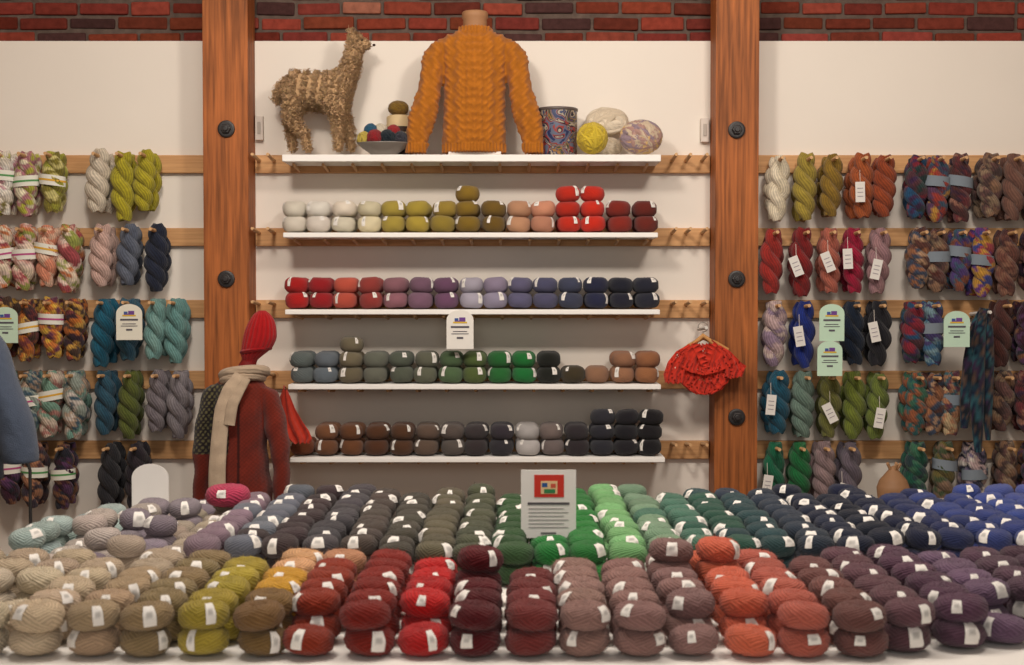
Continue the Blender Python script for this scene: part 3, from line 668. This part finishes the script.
# straw basket
m=MB();Y=5.75;p=P(893,505,Y)
prof=[(.0005,0),(.05,0),(.062,.03),(.066,.07),(.055,.1),(.03,.13),(.01,.155),(.0005,.16)]
a=np.linspace(0,2*math.pi,40,endpoint=False);pr=[]
for i in range(len(prof)-1):
    for t in np.linspace(0,1,5)[:-1]: pr.append((prof[i][0]*(1-t)+prof[i+1][0]*t,prof[i][1]*(1-t)+prof[i+1][1]*t))
Pm=np.array([[[p[0]+(r+.0025*math.sin(i*3.14+t*20))*math.cos(t),Y+(r+.0025*math.sin(i*3.14+t*20))*math.sin(t),p[2]+z+.001] for t in a] for i,(r,z) in enumerate(pr)])
m.grid(Pm,C(150,112,80),0,closeu=True)
for t in(0,.9,2.2,3.6,5): m.tube([[p[0],Y,p[2]+.12],[p[0]+.03*math.cos(t),Y+.03*math.sin(t),p[2]+.17]],.006,C(166,126,90),0)
m.build('straw_bundle_basket',[PLAIN])
m=MB();m.box([p[0]-.35,5.6,p[2]-.03],[p[0]+.35,5.95,p[2]-.001],C(200,190,178))
for dx in(-.33,.29):
    for dy in(5.61,5.9): m.box([p[0]+dx,dy,0.001],[p[0]+dx+.04,dy+.04,p[2]-.03],C(190,180,168))
m.build('low_side_table',[PAINT],bevel=.003)
# ---------------------------------------------------------------- alpaca figure
Y=6.03
def alp():
    js=[];ed=[];rad=[]
    def J(px,py,dy,r,par=None):
        js.append(P(px,py,Y+dy));rad.append(r)
        if par is not None: ed.append((par,len(js)-1))
        return len(js)-1
    mid=J(314,92,0,.080);hip=J(298,90,0,.076,mid);rump=J(287,89,0,.056,hip)
    tail=J(279,90,0,.022,rump);J(277,104,0,.013,tail)
    ch=J(333,91,0,.074,mid);nb=J(343,83,0,.056,ch);n1=J(350,70,0,.040,nb);n2=J(354,56,0,.033,n1);hd=J(356,43,0,.034,n2)
    mz=J(364,44,0,.023,hd);J(371,46,0,.014,mz)
    for s in(-1,1):
        e=J(353,36,s*.022,.010,hd);J(350,29,s*.030,.005,e)
        o=s*.045
        h=J(295,105,o,.044,hip);k=J(290,118,o,.030,h);hk=J(298-6*s,133,o,.018,k);J(297-8*s+4,151.5,o,.015,hk)
        sh=J(337,105,o,.042,ch);kn=J(343+4*s,125,o,.022,sh);J(345+7*s,151.5,o,.015,kn)
    me=bpy.data.meshes.new('a');me.from_pydata([tuple(j) for j in js],ed,[])
    o=bpy.data.objects.new('a',me);scene.collection.objects.link(o)
    sk=o.modifiers.new('s','SKIN')
    for i,v in enumerate(me.skin_vertices[0].data): v.radius=(rad[i],rad[i]);v.use_root=(i==0)
    ss=o.modifiers.new('ss','SUBSURF');ss.levels=2
    dg=bpy.context.evaluated_depsgraph_get();em=bpy.data.meshes.new_from_object(o.evaluated_get(dg));bpy.data.objects.remove(o)
    return em
em=alp()
co=np.array([v.co[:] for v in em.vertices]);m=MB()
base=C(222,182,136)
qs=np.array([p.vertices[:] for p in em.polygons if len(p.vertices)==4])
m.add(co,qs,base*.85,0)
ar=np.array([p.area for p in em.polygons]);cen=np.array([p.center[:] for p in em.polygons]);nor=np.array([p.normal[:] for p in em.polygons])
zs=shelfZ[0]+.003
idx=R.choice(len(ar),18000,p=ar/ar.sum())
hx=P(360,43,Y)[0];lz=P(300,138,Y)[2]
for i in idx:
    c=cen[i]+R.uniform(-.006,.006,3);n_=nor[i]
    ln=R.uniform(.008,.024)*(.35 if c[0]>hx else .6 if c[2]<lz else 1)
    d=n_*.55+R.uniform(-.7,.7,3)+np.array([0,0,-.15]);d/=np.linalg.norm(d)
    s=np.cross(d,R.uniform(-1,1,3));s/=np.linalg.norm(s)+1e-9
    pp=[c-n_*.003,c+d*ln*.45+s*ln*.3,c+d*ln*.8-s*ln*.15,c+d*ln*.75-s*ln*.35]
    if min(q[2] for q in pp)<zs: continue
    m.tube(pp,[.0020,.0018,.0014,.0005],np.clip(base*R.uniform(.8,1.2)*np.array([1,R.uniform(.95,1.03),R.uniform(.85,1.08)]),0,1),0,n=3)
for s in(-1,1):
    e=P(362,40,Y+s*.026);m.lathe(e,[(.0005,-.005),(.004,-.003),(.005,0),(.004,.003),(.0005,.005)],C(20,14,12),1,n=10)
e=P(374,45,Y);m.lathe(e,[(.0005,-.006),(.006,-.003),(.007,0),(.006,.003),(.0005,.005)],C(60,40,34),1,n=10)
m.build('alpaca_figure',[KNIT,PLAIN])
# ---------------------------------------------------------------- top shelf items
z0=shelfZ[0]+.001
def wound(mb,c,rx,ry,rz,tr,cols,n=34,core=True):
    if core:
        u,v=np.meshgrid(np.linspace(0,2*math.pi,25),np.linspace(-math.pi/2,math.pi/2,14))
        mb.grid(np.stack([c[0]+(rx-tr)*np.cos(u)*np.cos(v),c[1]+(ry-tr)*np.sin(u)*np.cos(v),c[2]+(rz-tr)*np.sin(v)],-1),cols[0]*.5,0)
    for k in range(n):
        ax=R.normal(size=3)
        if k%3: ax=np.array([1,.3,.5])*R.choice([-1,1]) *.8+R.normal(size=3)*.6
        ax/=np.linalg.norm(ax);e1=np.cross(ax,[.3,.5,.8]);e1/=np.linalg.norm(e1);e2=np.cross(ax,e1)
        off=R.uniform(-.55,.55);a=np.linspace(0,2*math.pi,30,endpoint=False);rr=math.sqrt(1-off*off)
        q=ax*off+rr*(np.cos(a)[:,None]*e1+np.sin(a)[:,None]*e2)
        s=np.array([rx,ry,rz])-tr*R.uniform(1.0,1.3);cc=cols[R.randint(len(cols))]
        if len(cols)>2: cc=np.array([cols[int(j/7+k)%len(cols)] for j in range(30)])
        mb.tube(c+q*s,tr,cc,0,n=8,closed=True,phase=5,ref=q)
m=MB();c=P(592,141,6.0);wound(m,np.array([c[0],5.99,z0+.071]),.068,.06,.069,.010,[C(210,184,60),C(192,166,50)]);m.build('chunky_yarn_ball',[CH])
m=MB();X=P(607,118,6.1)[0];wound(m,np.array([X,6.115,z0+.155]),.095,.048,.064,.017,[C(226,212,190),C(212,196,172)],24)
wound(m,np.array([X+.0,6.12,z0+.048]),.07,.042,.046,.014,[C(220,206,184),C(208,192,168)],20);m.build('chunky_roving_bundle',[CH])
m=MB();wound(m,np.array([P(641,137,6.02)[0],6.02,z0+.078]),.094,.070,.076,.015,[C(206,186,160),C(176,140,130),C(150,130,140),C(216,180,120)],30);m.build('chunky_yarn_ball',[CH])
m=MB();c=P(384,148,6.0)
m.lathe([c[0],6.0,z0],[(.0005,.001),(.055,.0),(.06,.008),(.09,.028),(.112,.048),(.116,.052),(.112,.053),(.09,.036),(.05,.014),(.0005,.012)],C(120,112,104),1,n=40,sy=.6)
b=m.build('ceramic_bowl',[YARN,col_mat('glazed_ceramic',.35,.5,.08,30)])
m=MB()
for dx,dy,dz,r,cl in((-.08,0,.066,.036,(210,186,84)),(-.035,-.025,.070,.037,(150,32,38)),(.018,-.025,.070,.037,(26,40,50)),(.070,-.01,.066,.036,(60,60,70)),(-.055,.01,.104,.032,(40,90,120)),(.03,.03,.075,.034,(190,150,60)),(-.015,.02,.104,.033,(226,214,190)),(.04,.0,.10,.03,(160,40,44))):
    wound(m,np.array([c[0]+dx,6.0+dy,z0+dz]),r,r,r,.0035,[C(*cl),C(*cl)*.85],26)
q=m.build('yarn_balls',[YARN]);q.parent=b
m=MB();c=P(399,130,6.1);X=c[0];YJ=6.133
m.lathe([X,YJ,z0],[(.0005,.001),(.052,.001),(.056,.008),(.056,.045),(.052,.052),(.0005,.052)],C(60,50,44),1,n=32)
m.lathe([X,YJ,z0],[(.0005,.053),(.052,.053),(.056,.06),(.056,.1),(.0565,.1)],C(214,196,160),1,n=32)
m.lathe([X,YJ,z0],[(.0572,.066),(.0572,.094)],C(44,34,30),1,n=32)
m.lathe([X,YJ,z0],[(.0565,.1),(.0585,.103),(.0585,.14),(.056,.144),(.056,.175),(.048,.182),(.0005,.184)],C(206,182,140),1,n=32)
m.lathe([X,YJ,z0],[(.059,.108),(.059,.132)],C(60,44,36),1,n=32)
for k in range(7): m.box([X-.035+.01*k,YJ-.061,z0+.075],[X-.029+.01*k,YJ-.052,z0+.086],C(220,200,160),1)
wound(m,np.array([X-.005,YJ,z0+.214]),.046,.036,.034,.004,[C(140,108,40),C(120,90,34)],30)
m.build('stacked_notion_jars',[YARN,PLAIN])
mt,nt,bs=newmat('painted_tin_pattern');L=nt.links.new
g=N(nt,'ShaderNodeNewGeometry');ns=N(nt,'ShaderNodeTexNoise');ns.inputs['Scale'].default_value=12;ns.inputs['Detail'].default_value=1.5;ns.inputs['Distortion'].default_value=2.2
L(g.outputs['Position'],ns.inputs['Vector']);rp=N(nt,'ShaderNodeValToRGB');rp.color_ramp.interpolation='CONSTANT'
cs=[(.0,(40,50,90)),(.34,(96,104,124)),(.40,(150,60,54)),(.45,(30,34,50)),(.5,(170,156,136)),(.54,(60,70,100)),(.59,(150,110,60)),(.64,(50,70,60)),(.7,(90,60,100))]
el=rp.color_ramp.elements;el[0].position=0;el[0].color=(*C(*cs[0][1]),1);el[1].position=.34;el[1].color=(*C(*cs[1][1]),1)
for p_,c_ in cs[2:]: e=el.new(p_);e.color=(*C(*c_),1)
L(ns.outputs[0],rp.inputs[0]);L(rp.outputs[0],bs.inputs['Base Color']);bs.inputs['Roughness'].default_value=.3
m=MB();c=P(557,130,6.08)
m.lathe([c[0],6.08,z0],[(.0005,.001),(.083,.001),(.086,.006),(.086,.192)],C(200,200,200),0,n=48)
m.lathe([c[0],6.08,z0],[(.086,.192),(.089,.194),(.089,.204),(.084,.206),(.082,.2),(.082,.015),(.0005,.013)],C(90,80,76),1,n=48)
m.build('patterned_tin',[mt,METAL])
# ---------------------------------------------------------------- lights
def area(name,loc,tgt,sx,sy,p,col):
    l=bpy.data.lights.new(name,'AREA');l.shape='RECTANGLE';l.size=sx;l.size_y=sy;l.energy=p;l.color=col
    o=bpy.data.objects.new(name,l);o.location=loc;scene.collection.objects.link(o)
    d=Vector(tgt)-Vector(loc);o.rotation_euler=d.to_track_quat('-Z','Y').to_euler();return o
W=(1,.90,.80)
area('ceiling_light_main',(0,3.6,3.85),(0,3.6,0),2.4,1.2,44,W)
area('track_light_wall',(-.9,3.0,3.3),(-.3,6.2,1.5),.45,.35,45,W)
area('track_light_wall',(1.2,3.0,3.3),(.6,6.2,1.5),.45,.35,41,W)
area('front_fill_light',(0,-1.0,2.2),(0,5,1.2),3,2.0,38,(1,.95,.89))  # added fill behind the camera for more frontal light, no window there
w=bpy.data.worlds.new('world');scene.world=w;w.use_nodes=True
w.node_tree.nodes['Background'].inputs[0].default_value=(1,.95,.9,1);w.node_tree.nodes['Background'].inputs[1].default_value=.17
# ---------------------------------------------------------------- camera
cd=bpy.data.cameras.new('camera');cd.lens=50;cd.sensor_width=36
cam=bpy.data.objects.new('camera',cd);cam.location=(0,0,ZC);cam.rotation_euler=(math.pi/2-TH,0,0)
scene.collection.objects.link(cam);scene.camera=cam
cd.dof.use_dof=True;cd.dof.focus_distance=5.9;cd.dof.aperture_fstop=6.3
scene.view_settings.view_transform='Standard'
